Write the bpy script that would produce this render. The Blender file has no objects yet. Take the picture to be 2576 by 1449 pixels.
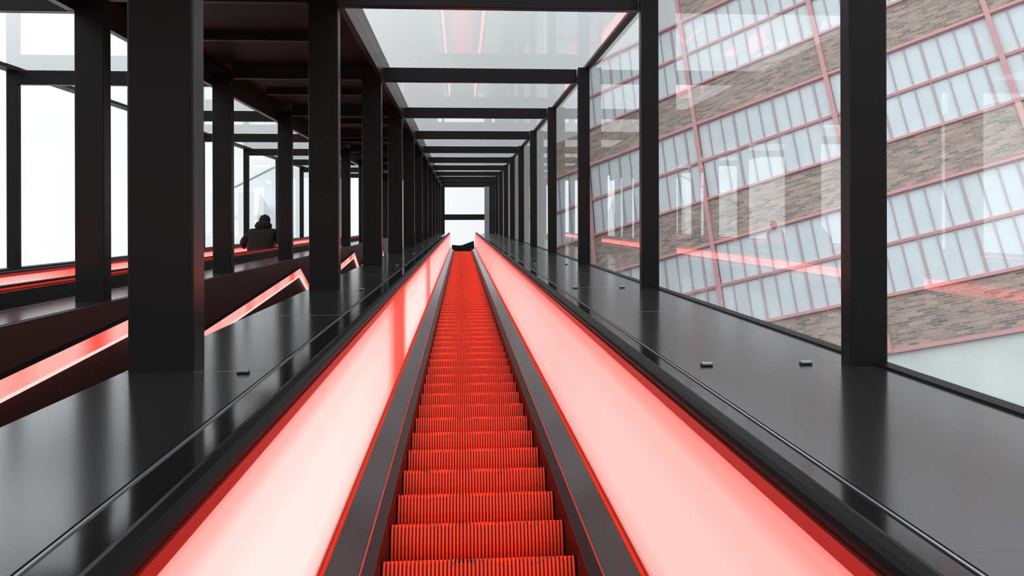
import bpy, bmesh, math, random
from mathutils import Vector, Matrix, Euler
random.seed(4)
TH = math.radians(24.0)
CT, ST, TT = math.cos(TH), math.sin(TH), math.tan(TH)
P = 5.03            # bay length of the sloping gangway
Y0 = 4.34
CAMZ = 6.0
col = bpy.context.scene.collection
sc = bpy.context.scene

def W(x, y, z):
    "gangway frame (across, up the slope, square to the slope) to world"
    return Vector((x, y * CT - z * ST, y * ST + z * CT + CAMZ))

# ------------------------------------------------------------------ materials
def newmat(name):
    m = bpy.data.materials.new(name); m.use_nodes = True
    nt = m.node_tree; nt.nodes.clear()
    out = nt.nodes.new('ShaderNodeOutputMaterial')
    return m, nt, out
def L(nt, a, b): nt.links.new(a, b)
def pbr(name, c, rough=.5, metal=0.0, spec=.5, noise=None, bump=None, ior=1.5):
    m, nt, out = newmat(name)
    b = nt.nodes.new('ShaderNodeBsdfPrincipled')
    b.inputs['Base Color'].default_value = (*c, 1); b.inputs['Roughness'].default_value = rough
    b.inputs['Metallic'].default_value = metal; b.inputs['IOR'].default_value = ior
    b.inputs['Specular IOR Level'].default_value = spec
    L(nt, b.outputs[0], out.inputs[0])
    tc = nt.nodes.new('ShaderNodeTexCoord')
    if noise:
        scl, c2, amt = noise
        n = nt.nodes.new('ShaderNodeTexNoise'); n.inputs['Scale'].default_value = scl; n.inputs['Detail'].default_value = 5
        L(nt, tc.outputs['Object'], n.inputs['Vector'])
        r = nt.nodes.new('ShaderNodeValToRGB'); r.color_ramp.elements[0].position = .5 - amt; r.color_ramp.elements[1].position = .5 + amt
        r.color_ramp.elements[0].color = (*c, 1); r.color_ramp.elements[1].color = (*c2, 1)
        L(nt, n.outputs['Fac'], r.inputs[0]); L(nt, r.outputs[0], b.inputs['Base Color'])
    if bump:
        scl, st = bump
        n = nt.nodes.new('ShaderNodeTexNoise'); n.inputs['Scale'].default_value = scl
        mp = nt.nodes.new('ShaderNodeMapping'); mp.inputs['Scale'].default_value = (1, .25, 1)
        L(nt, tc.outputs['Object'], mp.inputs[0]); L(nt, mp.outputs[0], n.inputs['Vector'])
        bp = nt.nodes.new('ShaderNodeBump'); bp.inputs['Strength'].default_value = st; bp.inputs['Distance'].default_value = .02
        L(nt, n.outputs['Fac'], bp.inputs['Height']); L(nt, bp.outputs[0], b.inputs['Normal'])
    return m
def emis(name, c, s=1.0):
    m, nt, out = newmat(name)
    e = nt.nodes.new('ShaderNodeEmission'); e.inputs[0].default_value = (*c, 1); e.inputs[1].default_value = s
    L(nt, e.outputs[0], out.inputs[0]); return m
def glass(name, tint, gain=1.7, ior=1.5):
    m, nt, out = newmat(name)
    t = nt.nodes.new('ShaderNodeBsdfTransparent'); t.inputs[0].default_value = (*tint, 1)
    g = nt.nodes.new('ShaderNodeBsdfGlossy'); g.inputs['Roughness'].default_value = 0.0
    f = nt.nodes.new('ShaderNodeFresnel'); f.inputs['IOR'].default_value = ior
    ge = nt.nodes.new('ShaderNodeNewGeometry')
    inv = nt.nodes.new('ShaderNodeMath'); inv.operation = 'SUBTRACT'; inv.inputs[0].default_value = 1
    L(nt, ge.outputs['Backfacing'], inv.inputs[1])
    # two surfaces of one sheet: 2F / (1 + F)
    p1 = nt.nodes.new('ShaderNodeMath'); p1.operation = 'ADD'; p1.inputs[1].default_value = 1; L(nt, f.outputs[0], p1.inputs[0])
    dv = nt.nodes.new('ShaderNodeMath'); dv.operation = 'DIVIDE'; L(nt, f.outputs[0], dv.inputs[0]); L(nt, p1.outputs[0], dv.inputs[1])
    a = nt.nodes.new('ShaderNodeMath'); a.operation = 'MULTIPLY'; a.inputs[1].default_value = gain
    L(nt, dv.outputs[0], a.inputs[0])
    b = nt.nodes.new('ShaderNodeMath'); b.operation = 'MULTIPLY'; b.use_clamp = True
    L(nt, a.outputs[0], b.inputs[0]); L(nt, inv.outputs[0], b.inputs[1])
    mx = nt.nodes.new('ShaderNodeMixShader')
    L(nt, b.outputs[0], mx.inputs[0]); L(nt, t.outputs[0], mx.inputs[1]); L(nt, g.outputs[0], mx.inputs[2])
    L(nt, mx.outputs[0], out.inputs[0]); return m

M = {}
M['steel'] = pbr('black_painted_steel', (.0105, .009, .0087), .5, spec=.22)
M['steel_gloss'] = pbr('glossy_black_steel', (.0115, .0095, .009), .36, spec=.22)
M['ceiling'] = pbr('dark_ceiling_sheet', (.006, .005, .005), .6, spec=.15)
M['rubber'] = pbr('black_handrail_rubber', (.004, .0036, .0036), .45, spec=.09)
M['deck'] = pbr('dark_brushed_deck', (.019, .012, .014), .15, spec=.21)
M['outer_deck'] = pbr('black_outer_deck', (.010, .010, .010), .10, spec=.5, bump=(2.0, .10), ior=1.8)
M['skirt'] = pbr('skirt_metal', (.006, .0045, .0045), .4, spec=.18)
M['gap'] = pbr('black_gap', (.008, .007, .007), .7)
M['redpaint'] = pbr('red_trim_paint', (.30, .012, .006), .45)
M['bright'] = pbr('bright_metal_edge', (.55, .58, .6), .3, metal=.8)
M['wallred'] = pbr('dark_side_cladding', (.062, .020, .018), .5, spec=.3)
M['roofglass'] = glass('roof_glass', (.965, .975, .98), 1.5)
M['wallglass'] = glass('wall_glass', (.95, .965, .97), 2.0, ior=1.65)
M['clearglass'] = glass('clear_window_glass', (.98, .99, .99), 1.2)
M['redline'] = emis('red_light_line', (1.0, .045, .018), .85)
M['redline_dim'] = emis('dim_red_light_line', (1.0, .05, .025), .6)

# floor with seams across
def floor_mat():
    m = pbr('polished_dark_floor', (.020, .020, .021), .17, spec=.5, bump=(1.3, .06), ior=3.0)
    nt = m.node_tree; b = next(n for n in nt.nodes if n.type == 'BSDF_PRINCIPLED')
    tc = nt.nodes.new('ShaderNodeTexCoord'); sp = nt.nodes.new('ShaderNodeSeparateXYZ'); L(nt, tc.outputs['Object'], sp.inputs[0])
    d = nt.nodes.new('ShaderNodeMath'); d.operation = 'DIVIDE'; d.inputs[1].default_value = P / 2; L(nt, sp.outputs[1], d.inputs[0])
    fr = nt.nodes.new('ShaderNodeMath'); fr.operation = 'FRACT'; L(nt, d.outputs[0], fr.inputs[0])
    lt = nt.nodes.new('ShaderNodeMath'); lt.operation = 'LESS_THAN'; lt.inputs[1].default_value = .005; L(nt, fr.outputs[0], lt.inputs[0])
    ad = nt.nodes.new('ShaderNodeMath'); ad.operation = 'MULTIPLY_ADD'; ad.inputs[1].default_value = .6; ad.inputs[2].default_value = .17
    L(nt, lt.outputs[0], ad.inputs[0]); L(nt, ad.outputs[0], b.inputs['Roughness'])
    return m
M['floor'] = floor_mat()

# luminous balustrade panel: lamp tube behind a diffuser, redder at its edges
def panel_mat(name, stops, bright, red):
    m, nt, out = newmat(name)
    tc = nt.nodes.new('ShaderNodeTexCoord'); sp = nt.nodes.new('ShaderNodeSeparateXYZ'); L(nt, tc.outputs['Object'], sp.inputs[0])
    mr = nt.nodes.new('ShaderNodeMapRange'); mr.inputs['From Min'].default_value = .24; mr.inputs['From Max'].default_value = 1.012
    L(nt, sp.outputs[2], mr.inputs[0])
    # the crest of the path lowers the panel; beyond it the profile simply clips
    rv = nt.nodes.new('ShaderNodeValToRGB'); e = rv.color_ramp.elements
    e[0].position = 0; e[0].color = (.35, .35, .35, 1); e[1].position = 1; e[1].color = (.30, .30, .30, 1)
    for p_, v in ((.07, .8), (.22, 1), (.55, 1), (.82, .86), (.95, .5)):
        k = e.new(p_); k.color = (v, v, v, 1)
    rv.color_ramp.interpolation = 'EASE'
    L(nt, mr.outputs[0], rv.inputs[0])
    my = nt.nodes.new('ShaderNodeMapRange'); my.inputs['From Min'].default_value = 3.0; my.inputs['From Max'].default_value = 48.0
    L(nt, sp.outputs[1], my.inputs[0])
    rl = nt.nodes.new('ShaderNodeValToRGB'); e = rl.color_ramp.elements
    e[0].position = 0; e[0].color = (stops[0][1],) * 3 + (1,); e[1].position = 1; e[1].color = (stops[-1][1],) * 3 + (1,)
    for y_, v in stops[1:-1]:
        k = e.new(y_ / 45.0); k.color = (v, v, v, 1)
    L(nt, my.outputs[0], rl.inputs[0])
    mu = nt.nodes.new('ShaderNodeMath'); mu.operation = 'MULTIPLY'; L(nt, rv.outputs[0], mu.inputs[0]); L(nt, rl.outputs[0], mu.inputs[1])
    mx = nt.nodes.new('ShaderNodeMix'); mx.data_type = 'RGBA'
    mx.inputs[6].default_value = (*red, 1); mx.inputs[7].default_value = (*bright, 1)
    L(nt, mu.outputs[0], mx.inputs[0])
    em = nt.nodes.new('ShaderNodeEmission'); L(nt, mx.outputs[2], em.inputs[0])
    L(nt, em.outputs[0], out.inputs[0]); return m
RED = (1.9, .065, .035)
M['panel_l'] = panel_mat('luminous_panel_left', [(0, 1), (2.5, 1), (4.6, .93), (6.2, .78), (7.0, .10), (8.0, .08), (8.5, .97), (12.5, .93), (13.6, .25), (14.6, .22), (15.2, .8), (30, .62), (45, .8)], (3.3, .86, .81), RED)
M['panel_r'] = panel_mat('luminous_panel_right', [(0, .96), (4, .95), (6, .86), (9, .92), (12, .84), (16, .80), (22, .62), (34, .60), (45, .8)], (3.1, .64, .60), RED)

def step_mat():
    m, nt, out = newmat('red_step_paint')
    b = nt.nodes.new('ShaderNodeBsdfPrincipled'); b.inputs['Roughness'].default_value = .42
    b.inputs['Specular IOR Level'].default_value = .3
    tc = nt.nodes.new('ShaderNodeTexCoord')
    oi = nt.nodes.new('ShaderNodeObjectInfo')
    ad = nt.nodes.new('ShaderNodeVectorMath'); ad.operation = 'ADD'; L(nt, tc.outputs['Object'], ad.inputs[0])
    mu = nt.nodes.new('ShaderNodeMath'); mu.operation = 'MULTIPLY'; mu.inputs[1].default_value = 40; L(nt, oi.outputs['Random'], mu.inputs[0])
    L(nt, mu.outputs[0], ad.inputs[1])
    n = nt.nodes.new('ShaderNodeTexNoise'); n.inputs['Scale'].default_value = 38; n.inputs['Detail'].default_value = 4; L(nt, ad.outputs[0], n.inputs['Vector'])
    sp = nt.nodes.new('ShaderNodeSeparateXYZ'); L(nt, tc.outputs['Object'], sp.inputs[0])
    # chips only near the nose (z from -0.035 to 0)
    mr = nt.nodes.new('ShaderNodeMapRange'); mr.inputs['From Min'].default_value = -.05; mr.inputs['From Max'].default_value = 0.0
    mr.inputs['To Min'].default_value = -.15; mr.inputs['To Max'].default_value = .06; L(nt, sp.outputs[2], mr.inputs[0])
    s = nt.nodes.new('ShaderNodeMath'); s.operation = 'ADD'; L(nt, n.outputs['Fac'], s.inputs[0]); L(nt, mr.outputs[0], s.inputs[1])
    n2 = nt.nodes.new('ShaderNodeTexNoise'); n2.inputs['Scale'].default_value = 5; L(nt, ad.outputs[0], n2.inputs['Vector'])
    s2 = nt.nodes.new('ShaderNodeMath'); s2.operation = 'MULTIPLY_ADD'; s2.inputs[1].default_value = .5; L(nt, n2.outputs['Fac'], s2.inputs[0]); L(nt, s.outputs[0], s2.inputs[2])
    r = nt.nodes.new('ShaderNodeValToRGB'); r.color_ramp.elements[0].position = .865; r.color_ramp.elements[1].position = .89
    r.color_ramp.elements[0].color = (.90, .078, .018, 1); r.color_ramp.elements[1].color = (.20, .10, .085, 1)
    L(nt, s2.outputs[0], r.inputs[0]); L(nt, r.outputs[0], b.inputs['Base Color'])
    L(nt, b.outputs[0], out.inputs[0]); return m
M['step'] = step_mat()
M['groove'] = pbr('dark_red_groove', (.20, .010, .005), .7)  # deeper red for the groove bottoms

# ------------------------------------------------------------------ builders
class MB:
    def __init__(s): s.v = []; s.f = []; s.mi = []
    def quad(s, pts, mi=0):
        b = len(s.v); s.v += [tuple(p) for p in pts]; s.f.append(tuple(range(b, b + len(pts)))); s.mi.append(mi)
    def box(s, x0, x1, y0, y1, z0, z1, mi=0):
        b = len(s.v)
        s.v += [(x0, y0, z0), (x1, y0, z0), (x1, y1, z0), (x0, y1, z0), (x0, y0, z1), (x1, y0, z1), (x1, y1, z1), (x0, y1, z1)]
        for f in ((3, 2, 1, 0), (4, 5, 6, 7), (0, 1, 5, 4), (1, 2, 6, 5), (2, 3, 7, 6), (3, 0, 4, 7)):
            s.f.append(tuple(b + i for i in f)); s.mi.append(mi)
    def sweep(s, prof, stations, close=True, mi=0):
        "prof: [(x, z)], stations: [(y, dz)]"
        n = len(prof); b = len(s.v)
        for y, dz in stations:
            for x, z in prof: s.v.append((x, y, z + dz))
        m = len(stations)
        for j in range(m - 1):
            for i in range(n if close else n - 1):
                i2 = (i + 1) % n
                s.f.append((b + j * n + i, b + j * n + i2, b + (j + 1) * n + i2, b + (j + 1) * n + i)); s.mi.append(mi)
        if close:
            s.f.append(tuple(b + i for i in reversed(range(n)))); s.mi.append(mi)
            s.f.append(tuple(b + (m - 1) * n + i for i in range(n))); s.mi.append(mi)
    def shift(s, o):
        s.v = [(x - o[0], y - o[1], z - o[2]) for x, y, z in s.v]; return s
    def build(s, name, mats, parent=None, bevel=0, smooth=False):
        me = bpy.data.meshes.new(name); me.from_pydata(s.v, [], s.f)
        for m in (mats if isinstance(mats, (list, tuple)) else [mats]): me.materials.append(m)
        me.polygons.foreach_set('material_index', s.mi)
        bm = bmesh.new(); bm.from_mesh(me)
        if s.f: bmesh.ops.recalc_face_normals(bm, faces=bm.faces)
        bm.to_mesh(me); bm.free()
        if smooth:
            for p in me.polygons: p.use_smooth = True
        me.update()
        o = bpy.data.objects.new(name, me); col.objects.link(o)
        if parent: o.parent = parent
        if bevel:
            bv = o.modifiers.new('bevel', 'BEVEL'); bv.width = bevel; bv.segments = 2; bv.limit_method = 'ANGLE'
        return o

def tag(o, label=None, cat=None, group=None, kind=None):
    if label: o['label'] = label
    if cat: o['category'] = cat
    if group: o['group'] = group
    if kind: o['kind'] = kind
    return o
def place(o, x, y, z):
    "put an object built in the gangway frame at its place"
    o.location = W(x, y, z); o.rotation_euler = (TH, 0, 0); return o
def empty(name, x, y, z):
    o = bpy.data.objects.new(name, None); col.objects.link(o); return place(o, x, y, z)
def slope_box(name, x0, x1, y0, y1, z0, z1, m, bevel=0):
    o3 = ((x0 + x1) / 2, (y0 + y1) / 2, z0)
    b = MB(); b.box(x0, x1, y0, y1, z0, z1)
    return place(b.shift(o3).build(name, m, bevel=bevel), *o3)

ORD = ['nearest', 'second nearest', 'third nearest', 'fourth nearest', 'fifth nearest', 'sixth nearest', 'seventh nearest',
       'eighth nearest', 'ninth nearest', 'tenth nearest', 'eleventh nearest', 'farthest']

# ------------------------------------------------------------------ columns, beams, glass of the two glazed aisles
ZC, ZR, ZF = 2.60, 2.87, -.83
D2 = -.115
XR, XR2 = 2.195, 2.415          # right wall columns
XL, XL2 = -1.475, -1.83        # left side columns
XB, XB2 = -4.21, -4.55        # columns on the near side of the second aisle
XC, XC2 = -7.98, -8.18        # columns of the far glass wall
def columns(x0, x1, ks, depth, zt, zb, where, first):
    for k in ks:
        y = Y0 + P * k - (.14 if x0 > 0 else 0)
        o = slope_box('steel_column', x0, x1, y, y + depth, zb, zt, M['steel_gloss'], .012)
        tag(o, f'{ORD[k - first]} black steel column {where}', 'column', f'columns {where}')
columns(XR, XR2, range(0, 12), .12, ZC + .27, -.95, 'along the right glass wall', 0)
columns(XL2, XL, range(0, 12), .19, ZC + .27, -1.05, 'just left of the escalator', 0)
columns(XB2, XB, range(1, 9), .19, ZC + .27 + D2, -1.3, 'beyond the stair channel on the left', 1)
columns(XC2, XC, range(2, 11), .12, ZC + .27 + D2, -1.3, 'in the far left window wall', 2)

for k in range(0, 12):
    y = Y0 + P * k
    if k:
        o = slope_box('roof_beam', XL, XR, y, y + .13, ZC, ZR - .01, M['steel_gloss'], .01)
        tag(o, f'{ORD[k-1]} black beam crossing the glass roof above the escalator', 'beam', 'beams across the glass roof')
    else:
        o = slope_box('roof_beam', XL, XR, y + P * .9, y + P * .9 + .13, ZC + 5, ZR + 5, M['steel_gloss'])
        bpy.data.objects.remove(o)
for k in range(1, 9):
    y = Y0 + P * k
    o = slope_box('roof_beam', XC, XB2, y, y + .13, ZC + D2, ZR + D2 - .01, M['steel_gloss'], .01)
    tag(o, f'{ORD[k-1]} black roof beam over the left aisle', 'beam', 'beams over the left aisle')
# the bay lengths beyond are all built
wn = 0
def pane(x0, x1, y0, y1, z0, z1, m):
    global wn; wn += 1
    o = slope_box('window_%d' % wn, x0, x1, y0, y1, z0, z1, m); tag(o, kind='structure'); return o
for k in range(-1, 11):
    y = Y0 + P * k
    pane(XR2 - .001, XR2 + .014, y + .06, y + P + .02, ZF - .01, ZR, M['wallglass'])
    pane(XL + .07, XR2 + .014, y + .10, y + P + .06, ZR, ZR + .014, M['roofglass'])
for k in range(0, 9):
    y = Y0 + P * k
    pane(XC2 - .014, XC2 + .001, y + .06, y + P + .02, ZF + D2 + .05, ZR + D2, M['clearglass'])
    pane(XC2 - .014, XB2 - .07, y + .10, y + P + .06, ZR + D2, ZR + D2 + .014, M['roofglass'])

tn = 0
def trim(*a, m='steel'):
    global tn; tn += 1
    o = slope_box('trim_%d' % tn, *a, M[m]); tag(o, kind='structure'); return o
YA, YZ = -3.0, Y0 + P * 11 + .12
trim(XL - .02, XL + .06, YA, YZ, ZC + .004, ZR + .21, m='steel_gloss')      # inner edge beam of the roof
trim(XR + .13, XR2 + .02, YA, YZ, ZR - .02, ZR + .04)                        # right roof corner
trim(XR2 - .06, XR2 + .03, YA, YZ, ZF - .05, ZF + .012)                      # black gasket under the right glass
trim(XB2 - .07, XB2 + .02, YA, YZ - 12, ZC + D2 + .004, ZR + .21, m='steel_gloss')
trim(XC2 - .02, XC + .02, YA, YZ - 12, ZR + D2 - .03, ZR + D2 + .04)
trim(XC2 - .02, XC + .02, YA, YZ - 12, ZF + D2 - .05, ZF + D2 + .12)
# ceiling over the stair channel
c = slope_box('ceiling', XB2 + .02, XL - .02, YA, YZ - 5, ZR + .0, ZR + .2, M['ceiling']); tag(c, kind='structure')
for k in range(0, 10):
    for h in (0, .5):
        y = Y0 + P * (k + h)
        o = slope_box('ceiling_joist', XB + .01, XL2 - .01, y, y + .1, ZR - (.24 if h == 0 else .12), ZR + .002, M['steel'])
        w = 'at the columns' if h == 0 else 'between the columns'
        tag(o, f'{ORD[k]} dark joist {w} under the opaque ceiling over the stair channel', 'joist', f'ceiling joists {w}')

# floors
CX = .082
floors = [(CX + 1.142, XR2 - .02, 0), (XL2 - .03, CX - 1.142, 0)]
fl = MB()
for x0, x1, d in floors: fl.box(x0, x1, YA, YZ - 11, ZF - .1, ZF)
C2 = -6.0
fl2 = MB()
for x0, x1 in ((C2 + 1.14, XB - .01),): fl2.box(x0, x1, YA, YZ - 11, ZF + D2 - .1, ZF + D2)
o = place(fl.shift((0, Y0, ZF)).build('floor', M['floor']), 0, Y0, ZF); tag(o, kind='structure')
o = place(fl2.shift((0, Y0, ZF)).build('floor', M['floor']), 0, Y0, ZF); tag(o, kind='structure')
# side claddings of the stair channel
o = slope_box('floor', XB + .06, XL2 - .04, YA, YZ - 11, -3.16, -3.02, M['steel']); tag(o, kind='structure')
o = slope_box('floor', XL2, XR2, 46.6, YZ + .3, -2.72, -2.6, M['steel']); tag(o, kind='structure')
o = slope_box('wall_left', XB + .005, XB + .05, YA, YZ - 11, -3.6, ZF + D2 - .004, M['wallred']); tag(o, kind='structure')
o = slope_box('wall_right', XL2 - .034, XL2 + .02, YA, YZ - 11, -3.6, ZF - .004, M['wallred']); tag(o, kind='structure')

# stairs in the channel: steep flights with level landings, and the lit handrail strips on the far side
def strip_mat():
    m, nt, out = newmat('red_lit_strip')
    tc = nt.nodes.new('ShaderNodeTexCoord'); sp = nt.nodes.new('ShaderNodeSeparateXYZ'); L(nt, tc.outputs['Object'], sp.inputs[0])
    n = nt.nodes.new('ShaderNodeTexNoise'); n.inputs['Scale'].default_value = .55; n.inputs['Detail'].default_value = 1
    mp = nt.nodes.new('ShaderNodeMapping'); mp.inputs['Scale'].default_value = (.1, 1, .1); L(nt, tc.outputs['Object'], mp.inputs[0]); L(nt, mp.outputs[0], n.inputs['Vector'])
    r = nt.nodes.new('ShaderNodeValToRGB'); e = r.color_ramp.elements
    e[0].position = .36; e[0].color = (1.3, .09, .06, 1); e[1].position = .52; e[1].color = (1.6, .46, .42, 1)
    L(nt, n.outputs['Fac'], r.inputs[0])
    em = nt.nodes.new('ShaderNodeEmission'); L(nt, r.outputs[0], em.inputs[0]); L(nt, em.outputs[0], out.inputs[0]); return m
M['strip'] = strip_mat()
M['strip_white'] = emis('pale_lit_edge', (1.6, .75, .68), 1)
FL, LA = 8.61, 1.45
ZP = -1.17
for i in range(-1, 4):
    yp = 9.9 + 10.06 * i              # the peak, where flight meets landing
    org = (XB, yp - FL, -2.2)
    e = empty('stair_light', *org)
    tag(e, f'{["unseen", "nearest", "second nearest", "third nearest", "farthest"][i+1]} zigzag strip of red light beside the sunken stair', 'light', 'lit strips along the sunken stair')
    if i == -1: bpy.data.objects.remove(e); continue
    def sw(x0, x1, z0, z1, name, m):
        b = MB(); st = [(yp - FL, -.645), (yp, 0), (yp + LA, -.645)]
        b.sweep([(x0, z0), (x1, z0), (x1, z1), (x0, z1)], st)
        return b.shift(org).build(name, m, e)
    sw(XB + .052, XB + .085, ZP - .21, ZP - .025, 'diffuser', M['strip'])
    tag(sw(XB + .052, XB + .11, ZP - .235, ZP - .21, 'lower_edge', M['strip_white']), 'pale glowing lower lip')
    sw(XB + .052, XB + .12, ZP - .025, ZP, 'rail_cap', M['steel'])
    # the flight
    b = MB(); n = 28
    for j in range(n):
        s0 = j / n
        # built in world steps, converted back to slope coordinates
        y = yp - FL + FL * s0; z = -2.20 - .645 * (1 - s0)
        dy, dz = .30 * CT, -.30 * ST
        rise = .17
        a = (y, z); q = (y + dy, z + dz); r_ = (q[0] - rise * ST, q[1] - rise * CT); w_ = (a[0] - rise * ST, a[1] - rise * CT)
        base = len(b.v)
        for x in (XB + .06, XL2 - .04):
            for (yy, zz) in (w_, a, q, r_): b.v.append((x, yy, zz))
        for f in ((0, 1, 2, 3), (7, 6, 5, 4), (0, 4, 5, 1), (1, 5, 6, 2), (2, 6, 7, 3), (3, 7, 4, 0)):
            b.f.append(tuple(base + t for t in f)); b.mi.append(0)
    b.sweep([(XB + .06, -2.34), (XL2 - .04, -2.34), (XL2 - .04, -2.20), (XB + .06, -2.20)], [(yp, 0), (yp + LA, -.645)])
    o = place(b.shift(org).build('stair_flight', M['steel']), *org)
    tag(o, f'{["nearest", "second nearest", "third nearest", "farthest"][i]} dark stair flight sunk between the two aisles', 'stairs', 'flights of the sunken stair')

# ------------------------------------------------------------------ escalator
YC = 41.6
def drop(y):
    a = YC - 1.2
    if y < a: return 0.0
    if y < a + 2.4: t = y - a; return -TT * t * t / 4.8
    return -TT * (1.2 + (y - a - 2.4))
def stn(y0, y1):
    ys = [y0] + [v for v in [40.4 + .3 * i for i in range(1, 9)] if y0 < v < y1] + [y1]
    return [(y, drop(y)) for y in ys]
EO = (CX, -3.0, -1.7)
YS, YE = -3.0, 46.5
def step_mesh():
    b = MB(); w = .4575; n = 48; pitch = 2 * w / n; rw = .0098; h = .016
    tread, rise = .4 + .004, .178
    # groove floor: tread plane and riser plane
    path = [(-.000, 0.0)]
    riser = [(0.0, 0.0), (-.004, -.02), (-.006, -.06), (-.004, -.105), (.004, -.145), (.016, -rise)]
    line = [(tread, 0.0)] + riser      # (y, z) from tread back to riser foot
    # backing surface offset inwards by h
    back = [(tread, -h), (h, -h)] + [(y + h, z) for y, z in riser[2:]]
    for j in range(len(back) - 1):
        (ya, za), (yb, zb) = back[j], back[j + 1]
        b.quad([(-w, ya, za), (w, ya, za), (w, yb, zb), (-w, yb, zb)], 1)
    for i in range(n):
        x0 = -w + (i + .5) * pitch - rw / 2; x1 = x0 + rw
        base = len(b.v); m = len(line)
        bl = [(tread, -h), (h, -h), (h - .001, -h - .006)] + [(y + h, z) for y, z in riser[2:]]
        for x in (x0, x1):
            for y, z in line: b.v.append((x, y, z))
        for x in (x0, x1):
            for y, z in bl: b.v.append((x, y, z))
        A, B_, C_, D_ = base, base + m, base + 2 * m, base + 2 * m + len(bl)
        for j in range(m - 1):
            b.f.append((A + j, A + j + 1, B_ + j + 1, B_ + j)); b.mi.append(0)
            b.f.append((A + j, C_ + j, C_ + j + 1, A + j + 1)); b.mi.append(0)
            b.f.append((B_ + j, B_ + j + 1, D_ + j + 1, D_ + j)); b.mi.append(0)
    me = bpy.data.meshes.new('step'); me.from_pydata(b.v, [], b.f)
    me.materials.append(M['step']); me.materials.append(M['groove']); me.polygons.foreach_set('material_index', b.mi); me.update()
    return me
STEP = step_mesh()
ZN = -1.606
def make_escalator():
    e = empty('escalator', *EO)
    def part(name, prof, m, y0=YS, y1=YE, label=None, smooth=False, bevel=0):
        for s, nm in ((-1, 'left'), (1, 'right')):
            b = MB(); b.sweep([(CX + s * a, z) for a, z in prof], stn(y0, y1))
            o = b.shift(EO).build(name, M[m], e, smooth=smooth, bevel=bevel)
            if label: o['label'] = label
    part('skirt_panel', [(.4615, -2.2), (.475, -2.2), (.475, -1.52), (.4615, -1.52)], 'skirt')
    part('skirt_ledge', [(.463, -1.52), (.512, -1.50), (.512, -1.535), (.463, -1.56)], 'skirt')
    part('deck_edge', [(.514, -1.56), (.522, -1.56), (.522, -1.506), (.514, -1.506)], 'redpaint', label='thin red edge of the inner deck')
    part('inner_deck', [(.522, -1.56), (.657, -1.56), (.657, -1.466), (.522, -1.512)], 'deck', bevel=.004)
    part('light_line', [(.657, -1.54), (.670, -1.54), (.670, -1.458), (.657, -1.464)], 'redline', label='glowing red line along the foot of the panels')
    part('panel_gasket', [(.670, -1.54), (.673, -1.54), (.673, -1.456), (.670, -1.456)], 'gap')
    part('panel_base', [(.673, -1.54), (.70, -1.54), (.70, -1.448), (.684, -1.448), (.673, -1.456)], 'redpaint', label='red base strip holding the panels')
    b = MB(); b.sweep([(CX - .66, -2.25), (CX + .66, -2.25), (CX + .66, -2.2), (CX - .66, -2.2)], stn(YS, YE)); b.shift(EO).build('light_stop_tray', M['gap'], e)  # unseen dark tray added to stop sky light leaking past the steps
    part('side_casing', [(.66, -2.25), (.775, -2.25), (.775, -.70), (.70, -.70), (.70, -1.54), (.66, -1.54)], 'gap')
    # luminous panels, segment by segment
    seg = 2.515
    y = YS; 
    while y < YE - .01:
        y1 = min(y + seg, YE)
        for s in (-1, 1):
            b = MB(); b.sweep([(CX + s * a, z) for a, z in ((.680, -1.46), (.694, -1.46), (.694, -.688), (.680, -.688))], stn(y, y1 - .004))
            b.shift(EO).build('light_panel', M['panel_l' if s < 0 else 'panel_r'], e)
        y = y1
    part('top_rail_base', [(.676, -.690), (.76, -.690), (.76, -.652), (.676, -.652)], 'redpaint', label='red strip under the handrail')
    part('handrail_guide', [(.69, -.652), (.75, -.652), (.75, -.640), (.69, -.640)], 'bright')
    part('handrail', [(.684, -.648), (.679, -.640), (.679, -.628), (.688, -.617), (.705, -.611), (.735, -.611), (.752, -.617), (.761, -.628), (.761, -.640), (.756, -.648)], 'rubber', smooth=False)
    part('outer_light_line', [(.762, -.66), (.772, -.66), (.772, -.640), (.762, -.640)], 'redline_dim', label='thin dim red line outside the handrail')
    part('outer_deck', [(.775, -.95), (1.122, -.95), (1.122, -.832), (.775, -.832)], 'outer_deck')
    part('metal_edge', [(1.122, -.86), (1.131, -.86), (1.131, -.827), (1.122, -.827)], 'bright', label='bright metal edge where the deck meets the floor')
    # steps (upright in the world, so turned back against the slope)
    ys = [4.09 + .44 * k for k in range(-8, 87)]
    for y in ys:
        o = bpy.data.objects.new('step', STEP); col.objects.link(o); o.parent = e
        o.location = (0, y - EO[1], ZN + drop(y) - EO[2]); o.rotation_euler = (-TH, 0, 0)
    return e
esc = make_escalator()
tag(esc, 'red glowing escalator in the middle with ribbed red steps and pink luminous sides', 'escalator', 'escalators')
kids = list(esc.children)
e2 = esc.copy(); col.objects.link(e2); e2.location = W(C2, EO[1], EO[2] + D2)
tag(e2, 'second escalator behind the columns on the left, carrying two people', 'escalator', 'escalators')
ns = 0
for ch in kids:
    if ch.name.startswith('step'):
        y = ch.location.y + EO[1]
        if not 17 < y < 31: continue
    c_ = ch.copy(); col.objects.link(c_); c_.parent = e2

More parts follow.
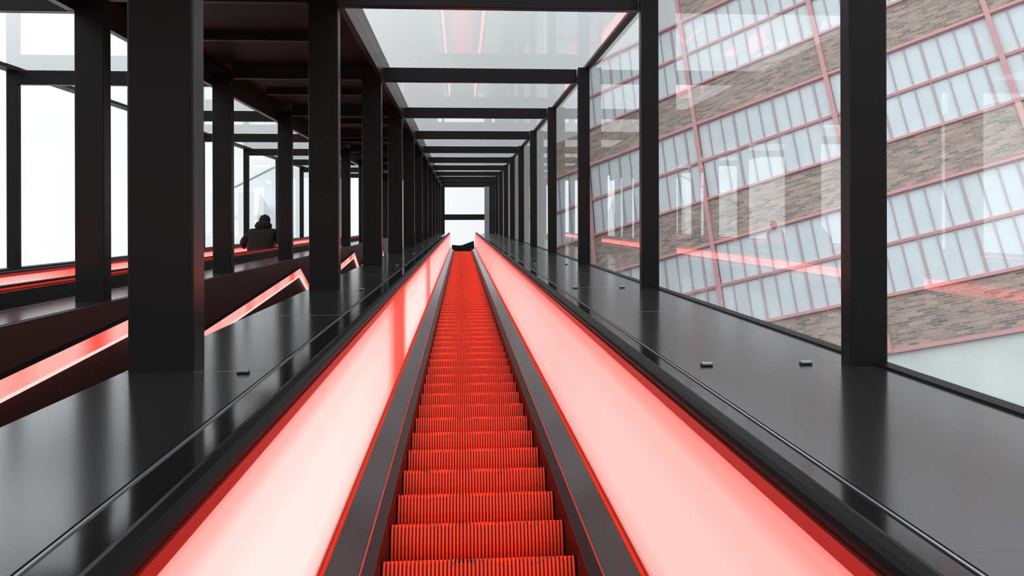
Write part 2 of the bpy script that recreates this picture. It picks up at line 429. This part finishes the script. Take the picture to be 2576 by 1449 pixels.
# anti-slip blocks on the floor at each bay
bm = MB()
bm.box(-.032, .032, -.02, .02, 0, .008, 0); bm.box(-.030, .030, -.018, .014, .008, .020, 1)
blk = bm.build('floor_stud', [M['steel'], M['bright']], bevel=.002)
first = True
for x, nm in ((1.39, 'in the row beside the right deck edge'), (1.97, 'in the row nearest the right glass wall'), (-1.19, 'on the narrow floor strip left of the escalator')):
    for k in range(0, 8):
        o = blk if first else blk.copy()
        if not first: col.objects.link(o)
        first = False
        place(o, x, 4.28 + P * k, ZF + .001)
        tag(o, f'{ORD[k]} small metal floor stud {nm}', 'floor stud', f'floor studs {nm}')

# ------------------------------------------------------------------ far end
YEND = Y0 + P * 11 + .2
e = empty('end_window_frame', .32, YEND, -2.0)
b = MB(); b.box(-.0 + XL, XL + .2, YEND, YEND + .15, -3.2, ZR); b.box(XR - .02, XR + .22, YEND, YEND + .15, -3.2, ZR)
b.box(XL, XR, YEND, YEND + .15, ZC + .03, ZR + .1)
b.shift((.32, YEND, -2.0)).build('frame', M['steel'], e)
b = MB(); b.box(XL + .2, XR - .02, YEND, YEND + .14, .06, .50)
b.shift((.32, YEND, -2.0)).build('crossbar', M['steel'], e)
b = MB(); b.box(XR - .42, XR - .06, YEND - 1.6, YEND - 1.4, -3.2, ZC)
o = b.shift((.32, YEND, -2.0)).build('side_jamb', pbr('grey_metal_jamb', (.22, .23, .25), .5), e); o['label'] = 'lighter grey upright beside the end window'
tag(e, 'black frame with one crossbar around the bright sky opening at the far end', 'window frame')
# low dark parapet across the top landing
b = MB(); yb = 52.0; o3 = (.2, yb, -2.6)
pts = [(-.62, -1.63), (-.2, -1.67), (.05, -1.66), (.35, -1.55), (.85, -1.36), (.95, -2.6), (-.7, -2.6)]
n = len(pts); base = 0
for yy in (yb, yb + .3):
    for x, z in pts: b.v.append((x, yy, z))
b.f.append(tuple(range(n))); b.mi.append(0); b.f.append(tuple(reversed(range(n, 2 * n)))); b.mi.append(0)
for i in range(n):
    j = (i + 1) % n; b.f.append((i, i + n, j + n, j)); b.mi.append(0)
o = place(b.shift(o3).build('landing_parapet', M['steel']), *o3)
tag(o, 'low dark parapet rising to the right behind the top of the escalator', 'parapet')

# ------------------------------------------------------------------ people
M['coat'] = pbr('dark_padded_coat', (.012, .012, .011), .85, spec=.1, noise=(9, (.019, .018, .016), .2))
M['coat_tan'] = pbr('tan_red_coat', (.42, .16, .12), .8, spec=.1)
M['trouser'] = pbr('dark_trousers', (.012, .012, .014), .9, spec=.1)
M['skin'] = pbr('skin', (.45, .26, .19), .6)
M['hair'] = pbr('dark_hair', (.018, .013, .010), .8, spec=.1)
M['hair_light'] = pbr('light_brown_hair', (.20, .13, .09), .8, spec=.1)
M['shoe'] = pbr('dark_shoes', (.01, .01, .01), .6)
def skin(name, verts, edges, rad, m, parent=None, root=0, sub=2):
    me = bpy.data.meshes.new(name); me.from_pydata(verts, edges, []); me.materials.append(m)
    o = bpy.data.objects.new(name, me); col.objects.link(o)
    if parent: o.parent = parent
    o.modifiers.new('skin', 'SKIN')
    if not me.skin_vertices: 
        bpy.context.view_layer.update()
    for i, r in enumerate(rad):
        sv = me.skin_vertices[0].data[i]; sv.radius = r if isinstance(r, tuple) else (r, r); sv.use_root = (i == root)
    s = o.modifiers.new('sub', 'SUBSURF'); s.levels = sub; s.render_levels = sub
    mod = o.modifiers['skin']; mod.use_smooth_shade = True
    return o
def person(loc, H, coat, hair, label, hood, fwd=.10, build=1.0):
    k = H / 1.78
    def V(x, y, z): return (x * k, y * k, z * k)
    v = []; ed = []; r = []
    def add(p, rr, prev=None):
        v.append(V(*p)); r.append(rr * k if not isinstance(rr, tuple) else (rr[0] * k, rr[1] * k))
        if prev is not None: ed.append((prev, len(v) - 1))
        return len(v) - 1
    pel = add((0, 0, .95), (.13, .10)); wa = add((0, .01, 1.12), (.125, .095), pel); ch = add((0, .02 + fwd * .3, 1.34), (.15, .11), wa)
    nk = add((0, .03 + fwd * .6, 1.50), .055, ch); hd = add((0, .05 + fwd, 1.62), (.078, .092), nk); add((0, .045 + fwd, 1.71), (.07, .08), hd)
    for s in (-1, 1):
        sh = add((s * .19, .03 + fwd * .4, 1.42), .062, ch); el = add((s * .31, .06, 1.16), .042, sh); wr = add((s * .27, .28, 1.02), .028, el)
        pa = add((s * .265, .345, 1.01), (.036, .018), wr)
        add((s * .225, .36, 1.02), .010, wr)
        for f_, ln in ((-.027, .055), (-.009, .068), (.009, .064), (.027, .048)):
            q = add((s * .265 + f_, .385, 1.008), .009, pa); q = add((s * .265 + f_, .385 + ln * .6, .995), .0085, q); add((s * .265 + f_, .385 + ln, .975), .007, q)
        hp = add((s * .09, 0, .88), .085, pel); kn = add((s * .11, .02, .48), .055, hp); an = add((s * .12, -.02, .08), .036, kn); add((s * .13, .12, .035), .032, an)
    o = skin('person', v, ed, r, M['skin']); o.location = loc
    tag(o, label, 'person')
    # jacket over torso and arms
    v, ed, r = [], [], []
    g = build
    a = add((0, -.01, .74), (.23 * g, .16)); b_ = add((0, -.02, .95), (.24 * g, .175), a); c_ = add((0, 0, 1.15), (.235 * g, .17), b_)
    d_ = add((0, .01 + fwd * .3, 1.33), (.19 * g, .16), c_); e_ = add((0, .02 + fwd * .5, 1.47), (.13 * g, .11), d_)
    for s in (-1, 1):
        sh = add((s * .20 * g, .02 + fwd * .4, 1.34), .10, d_); el = add((s * .31 * g, .04, 1.09), .09, sh); add((s * .30 * g, .24, 1.03), .058, el)
    skin('jacket', v, ed, r, coat, o)
    v, ed, r = [], [], []
    def blob(name, c, rad, m):
        bm = bmesh.new(); bmesh.ops.create_uvsphere(bm, u_segments=20, v_segments=14, radius=1)
        for q in bm.verts:
            x, y, z = q.co; t = 1 + .05 * math.sin(7 * x + 5 * z) * math.cos(6 * y)
            q.co = ((x * rad[0] * t + c[0]) * k, (y * rad[1] * t + c[1]) * k, (z * rad[2] * t + c[2]) * k)
        me = bpy.data.meshes.new(name); bm.to_mesh(me); bm.free(); me.materials.append(m)
        for p_ in me.polygons: p_.use_smooth = True
        q = bpy.data.objects.new(name, me); col.objects.link(q); q.parent = o
    if hood: blob('hood', (0, fwd * .6 - .03, 1.505), (.20, .155, .13), coat)
    hs = 1.18 if hood else 1.0
    blob('hair', (0, fwd - .005, 1.675), (.112 * hs, .115 * hs, .13 * hs), hair)
    v, ed, r = [], [], []
    a = add((0, 0, .93), (.15, .12))
    for s in (-1, 1):
        hp = add((s * .09, 0, .84), .105, a); kn = add((s * .11, .02, .48), .078, hp); add((s * .12, -.02, .12), .062, kn)
    skin('trousers', v, ed, r, M['trouser'], o)
    for s in (-1, 1):
        v, ed, r = [], [], []
        a = add((s * .12, -.03, .05), .045); b_ = add((s * .125, .05, .045), .045, a); add((s * .13, .15, .03), .03, b_)
        skin('shoe', v, ed, r, M['shoe'], o, sub=1)
    return o
def stand(x, y):
    "point on the tread of the second escalator nearest that place"
    k = round((y - 4.09) / .44); yn = 4.09 + .44 * k
    p = W(x, yn, ZN + D2); p.y += .2; return p
person(stand(-5.72, 21.6), 2.17, M['coat'], M['hair'], 'person seen from behind in a bulky dark hooded coat, riding up', True, build=1.42)
person(stand(-5.92, 24.8), 1.95, M['coat_tan'], M['hair_light'], 'person in a pale reddish coat, half hidden behind a column, further up', False)

# ------------------------------------------------------------------ outside: the brick works building on the right
ang = math.radians(42.5)
FP = Vector((2.3, 60.0, 0)); FU = Vector((math.cos(ang), -math.sin(ang), 0))
def brick_mat():
    m, nt, out = newmat('mottled_brick')
    b = nt.nodes.new('ShaderNodeBsdfPrincipled'); b.inputs['Roughness'].default_value = .9; b.inputs['Specular IOR Level'].default_value = .1
    tc = nt.nodes.new('ShaderNodeTexCoord'); mp = nt.nodes.new('ShaderNodeMapping'); mp.inputs['Rotation'].default_value = (math.radians(90), 0, 0)
    sp = nt.nodes.new('ShaderNodeSeparateXYZ'); cb = nt.nodes.new('ShaderNodeCombineXYZ')
    L(nt, tc.outputs['Object'], sp.inputs[0]); L(nt, sp.outputs[0], cb.inputs[0]); L(nt, sp.outputs[2], cb.inputs[1])
    br = nt.nodes.new('ShaderNodeTexBrick'); br.inputs['Scale'].default_value = 1.0
    br.inputs['Brick Width'].default_value = .55; br.inputs['Row Height'].default_value = .155; br.inputs['Mortar Size'].default_value = .018
    br.inputs['Color1'].default_value = (.64, .44, .36, 1); br.inputs['Color2'].default_value = (.22, .20, .19, 1); br.inputs['Mortar'].default_value = (.50, .46, .44, 1)
    br.inputs['Bias'].default_value = 0.0
    L(nt, cb.outputs[0], br.inputs['Vector'])
    n = nt.nodes.new('ShaderNodeTexNoise'); n.inputs['Scale'].default_value = .9; n.inputs['Detail'].default_value = 6; mp.inputs['Rotation'].default_value = (0, 0, 0); mp.inputs['Scale'].default_value = (1.1, 3.6, 1); L(nt, cb.outputs[0], mp.inputs[0]); L(nt, mp.outputs[0], n.inputs['Vector'])
    r = nt.nodes.new('ShaderNodeValToRGB'); r.color_ramp.elements[0].position = .4; r.color_ramp.elements[1].position = .62
    r.color_ramp.elements[0].color = (.24, .215, .20, 1); r.color_ramp.elements[1].color = (.68, .52, .45, 1)
    L(nt, n.outputs['Fac'], r.inputs[0])
    mx = nt.nodes.new('ShaderNodeMix'); mx.data_type = 'RGBA'; mx.inputs[0].default_value = .22
    L(nt, br.outputs['Color'], mx.inputs[6]); L(nt, r.outputs[0], mx.inputs[7]); L(nt, mx.outputs[2], b.inputs['Base Color'])
    L(nt, b.outputs[0], out.inputs[0]); return m
M['brick'] = brick_mat()  # brick colours lightened to carry the haze over the facade
M['fpane'] = pbr('hazed_pane_glass', (.72, .79, .83), .35, noise=(.6, (.80, .86, .89), .2))  # pane colour paled to paint in haze and reflections on the gangway glass
M['mullion'] = pbr('hazed_red_steel', (.74, .40, .41), .6)  # red steel painted pink, the washed-out haze put into its colour
M['mullion_thin'] = pbr('thin_grey_red_steel', (.56, .46, .48), .6)  # thin bars paled by the same painted haze
M['concrete'] = pbr('pale_concrete_base', (.72, .76, .73), .9, noise=(.25, (.82, .86, .83), .3))
bl = bpy.data.objects.new('brick_building', None); col.objects.link(bl)
bl.location = FP; bl.rotation_euler = (0, 0, -ang)
tag(bl, 'large brick works building with long bands of pale windows outside the right glass', 'building')
H0 = CAMZ
S0, S1 = 6.5, 62.0
def fbox(name, boxes, m, parent=bl, bev=0):
    b = MB()
    for q in boxes: b.box(*q)
    return b.build(name, m, parent)
levels = []      # window bands (z0, z1)
for z0 in (13.1, 22.3, 31.4): levels.append((z0 + H0, z0 + 5.9 + H0))
zb = 9.9 + H0
prev = zb
SW = 10.4
for i, (z0, z1) in enumerate(levels):
    fbox('brick_band', [(S0, S1, 0, .5, prev, z0)], M['brick'])
    prev = z1
fbox('brick_band', [(19.7, S1, 0, .5, prev, prev + 3.2)], M['brick'])
fbox('concrete_base', [(S0, S1, .1, 14, 0, zb)], M['concrete'])
fbox('interior_core', [(S0, SW, .6, 14, zb, 31.4 + H0), (SW, 19.7, .6, 14, zb, prev), (19.7, S1, .6, 14, zb, prev + 3.2)], pbr('building_core', (.35, .38, .39), .9))
# horizontal red steel belts
for (z0, z1) in levels:
    S0 = 10.4 if z0 > 30 + H0 else 6.5
    fbox('steel_belt', [(S0, S1, -.16, .02, z0 - .10, z0 + .06)], M['mullion'])
    fbox('steel_belt', [(S0, S1, -.16, .02, z1 - .06, z1 + .12)], M['mullion'])
S0 = 6.5
fbox('steel_belt', [(S0, S1, -.16, .02, zb - .05, zb + .15)], M['mullion'])
cs = [19.7 + 9.3 * i for i in range(-1, 5)]
for s_ in cs:
    fbox('steel_upright', [(s_ - .14, s_ + .14, -.2, .02, zb, prev + (3.2 if s_ > 19 else .1))], M['mullion'])
edges_ = [S0] + [c for c in cs if c > S0 + 1] + [S1]
bay = 9.3
for i in range(-2, 5):
    xa = 19.7 + bay * i; xb = xa + bay
    if xa < S0: xa = max(xa, S0)
    xb = min(xb, S1)
    for (z0, z1) in levels:
        if i == -2 and z0 > 30 + H0: continue
        zm = (z0 + z1) / 2
        for (za, zc) in ((z0 + .06, zm - .06), (zm + .06, z1 - .06)):
            w_ = fbox('window', [(xa + .14, xb - .14, .12, .2, za, zc)], M['fpane'])
            n = round((xb - xa) / .93); q = []
            for j in range(1, n):
                x = xa + (xb - xa) * j / n; t = .035 if j % 3 else .07
                q.append((x - t, x + t, .02, .13, za, zc))
            fr = fbox('window_bars', q, M['mullion_thin'], w_)
            fbox('window_rail', [(xa + .14, xb - .14, -.06, .13, za - .06, za + .05), (xa + .14, xb - .14, -.04, .13, zc - .02, zc + .06)], M['mullion'], w_)

# distant pale hall on the left
def dirw(px, py):
    f = 1930.; psi = math.atan(128 / 1930.); xc = px - 1288
    X = xc * math.cos(psi) + f * math.sin(psi); Yv = -xc * math.sin(psi) + f * math.cos(psi); Z = 555 - py
    return Vector((X, Yv * CT - Z * ST, Yv * ST + Z * CT))
def at(px, py, wy):
    d = dirw(px, py); return d * (wy / d.y)
hy = 130.0
A, B_, C_ = at(470, 532, hy), at(690, 422, hy), at(800, 425, hy)
z0 = 0
prof = [(A.x, 0), (C_.x, 0), (C_.x, C_.z + CAMZ), (B_.x, B_.z + CAMZ), (A.x, A.z + CAMZ)]
hall = bpy.data.objects.new('distant_hall', None); col.objects.link(hall); hall.location = ((A.x + C_.x) / 2, hy, 0)
b = MB(); n = len(prof); ox = hall.location.x
for yy in (0, 30):
    for x, z in prof: b.v.append((x - ox, yy, z))
b.f.append(tuple(range(n))); b.mi.append(0); b.f.append(tuple(reversed(range(n, 2 * n)))); b.mi.append(0)
for i in range(n):
    j = (i + 1) % n; b.f.append((i, i + n, j + n, j)); b.mi.append(0)
b.build('wall_cladding', pbr('pale_ribbed_cladding', (.80, .83, .85), .8, noise=(.05, (.86, .89, .91), .3)), hall)
b = MB()
(x1, z1), (x2, z2) = prof[4], prof[3]
b.quad([(x1 - ox - 1, -.1, z1 - .2), (x2 - ox, -.1, z2 + .3), (x2 - ox, 31, z2 + .3), (x1 - ox - 1, 31, z1 - .2)])
b.quad([(x1 - ox - 1, -.1, z1 + .1), (x2 - ox, -.1, z2 + .55), (x2 - ox, 31, z2 + .55), (x1 - ox - 1, 31, z1 + .1)])
b.quad([(x1 - ox - 1, -.1, z1 - .2), (x1 - ox - 1, -.1, z1 + .1), (x2 - ox, -.1, z2 + .55), (x2 - ox, -.1, z2 + .3)])
b.build('sloping_roof', pbr('grey_roof', (.75, .77, .79), .8), hall)
b = MB()
p1, p2 = at(520, 482, hy - 6), at(655, 482, hy - 6)
b.box(p1.x - ox, p2.x - ox, -6, 0, 0, p1.z + CAMZ)
b.build('annex', pbr('pale_annex', (.88, .90, .91), .8), hall)
tag(hall, 'distant pale hall with a sloping roof seen through the left windows', 'building')

# ground
b = MB(); b.box(-400, 400, -150, 500, -.5, 0)
o = b.build('ground', pbr('pale_ground', (.30, .31, .29), .95)); tag(o, kind='structure')

# ------------------------------------------------------------------ world, camera
w = bpy.data.worlds.new('overcast'); sc.world = w; w.use_nodes = True
nt = w.node_tree; nt.nodes.clear()
out = nt.nodes.new('ShaderNodeOutputWorld'); bg = nt.nodes.new('ShaderNodeBackground'); L(nt, bg.outputs[0], out.inputs[0])
tc = nt.nodes.new('ShaderNodeTexCoord')
sp = nt.nodes.new('ShaderNodeSeparateXYZ'); L(nt, tc.outputs['Generated'], sp.inputs[0])
n = nt.nodes.new('ShaderNodeTexNoise'); n.inputs['Scale'].default_value = 2.2; n.inputs['Detail'].default_value = 4
L(nt, tc.outputs['Generated'], n.inputs['Vector'])
r = nt.nodes.new('ShaderNodeValToRGB'); e_ = r.color_ramp.elements
e_[0].position = .30; e_[0].color = (.72, .765, .80, 1); e_[1].position = .68; e_[1].color = (.93, .955, .965, 1)
L(nt, n.outputs['Fac'], r.inputs[0])
mr = nt.nodes.new('ShaderNodeMapRange'); mr.inputs['From Min'].default_value = .05; mr.inputs['From Max'].default_value = -.6
mr.inputs['To Min'].default_value = 1.08; mr.inputs['To Max'].default_value = 1.55; L(nt, sp.outputs[0], mr.inputs[0])
m2 = nt.nodes.new('ShaderNodeMapRange'); m2.inputs['From Min'].default_value = .1; m2.inputs['From Max'].default_value = -.7
m2.inputs['To Min'].default_value = 1.0; m2.inputs['To Max'].default_value = 1.7; L(nt, sp.outputs[1], m2.inputs[0])
mm = nt.nodes.new('ShaderNodeMath'); mm.operation = 'MULTIPLY'; L(nt, mr.outputs[0], mm.inputs[0]); L(nt, m2.outputs[0], mm.inputs[1])
L(nt, r.outputs[0], bg.inputs[0]); L(nt, mm.outputs[0], bg.inputs[1])

psi = math.atan(128 / 1930.)
cam = bpy.data.cameras.new('camera'); co = bpy.data.objects.new('camera', cam); col.objects.link(co)
cam.sensor_width = 36; cam.sensor_fit = 'HORIZONTAL'; cam.lens = 36 * 1930 / 2576
cam.shift_x = 0.0; cam.shift_y = -169.5 / 2576
cam.clip_start = .05; cam.clip_end = 2000
fwd = Vector((math.sin(psi), math.cos(psi) * CT, math.cos(psi) * ST))
up = Vector((0, -ST, CT)); right = fwd.cross(up).normalized()
roll = -.003
R = Matrix((right, up, -fwd)).transposed()
co.matrix_world = Matrix.Translation(W(0, 0, 0)) @ R.to_4x4() @ Matrix.Rotation(roll, 4, 'Z')
sc.camera = co
sc.view_settings.view_transform = 'Standard'; sc.view_settings.look = 'None'
sc.view_settings.gamma = 1; sc.view_settings.use_curve_mapping = False; sc.view_settings.exposure = 0
sc.cycles.transparent_max_bounces = 32; sc.cycles.max_bounces = 10; sc.cycles.glossy_bounces = 6; sc.cycles.diffuse_bounces = 4
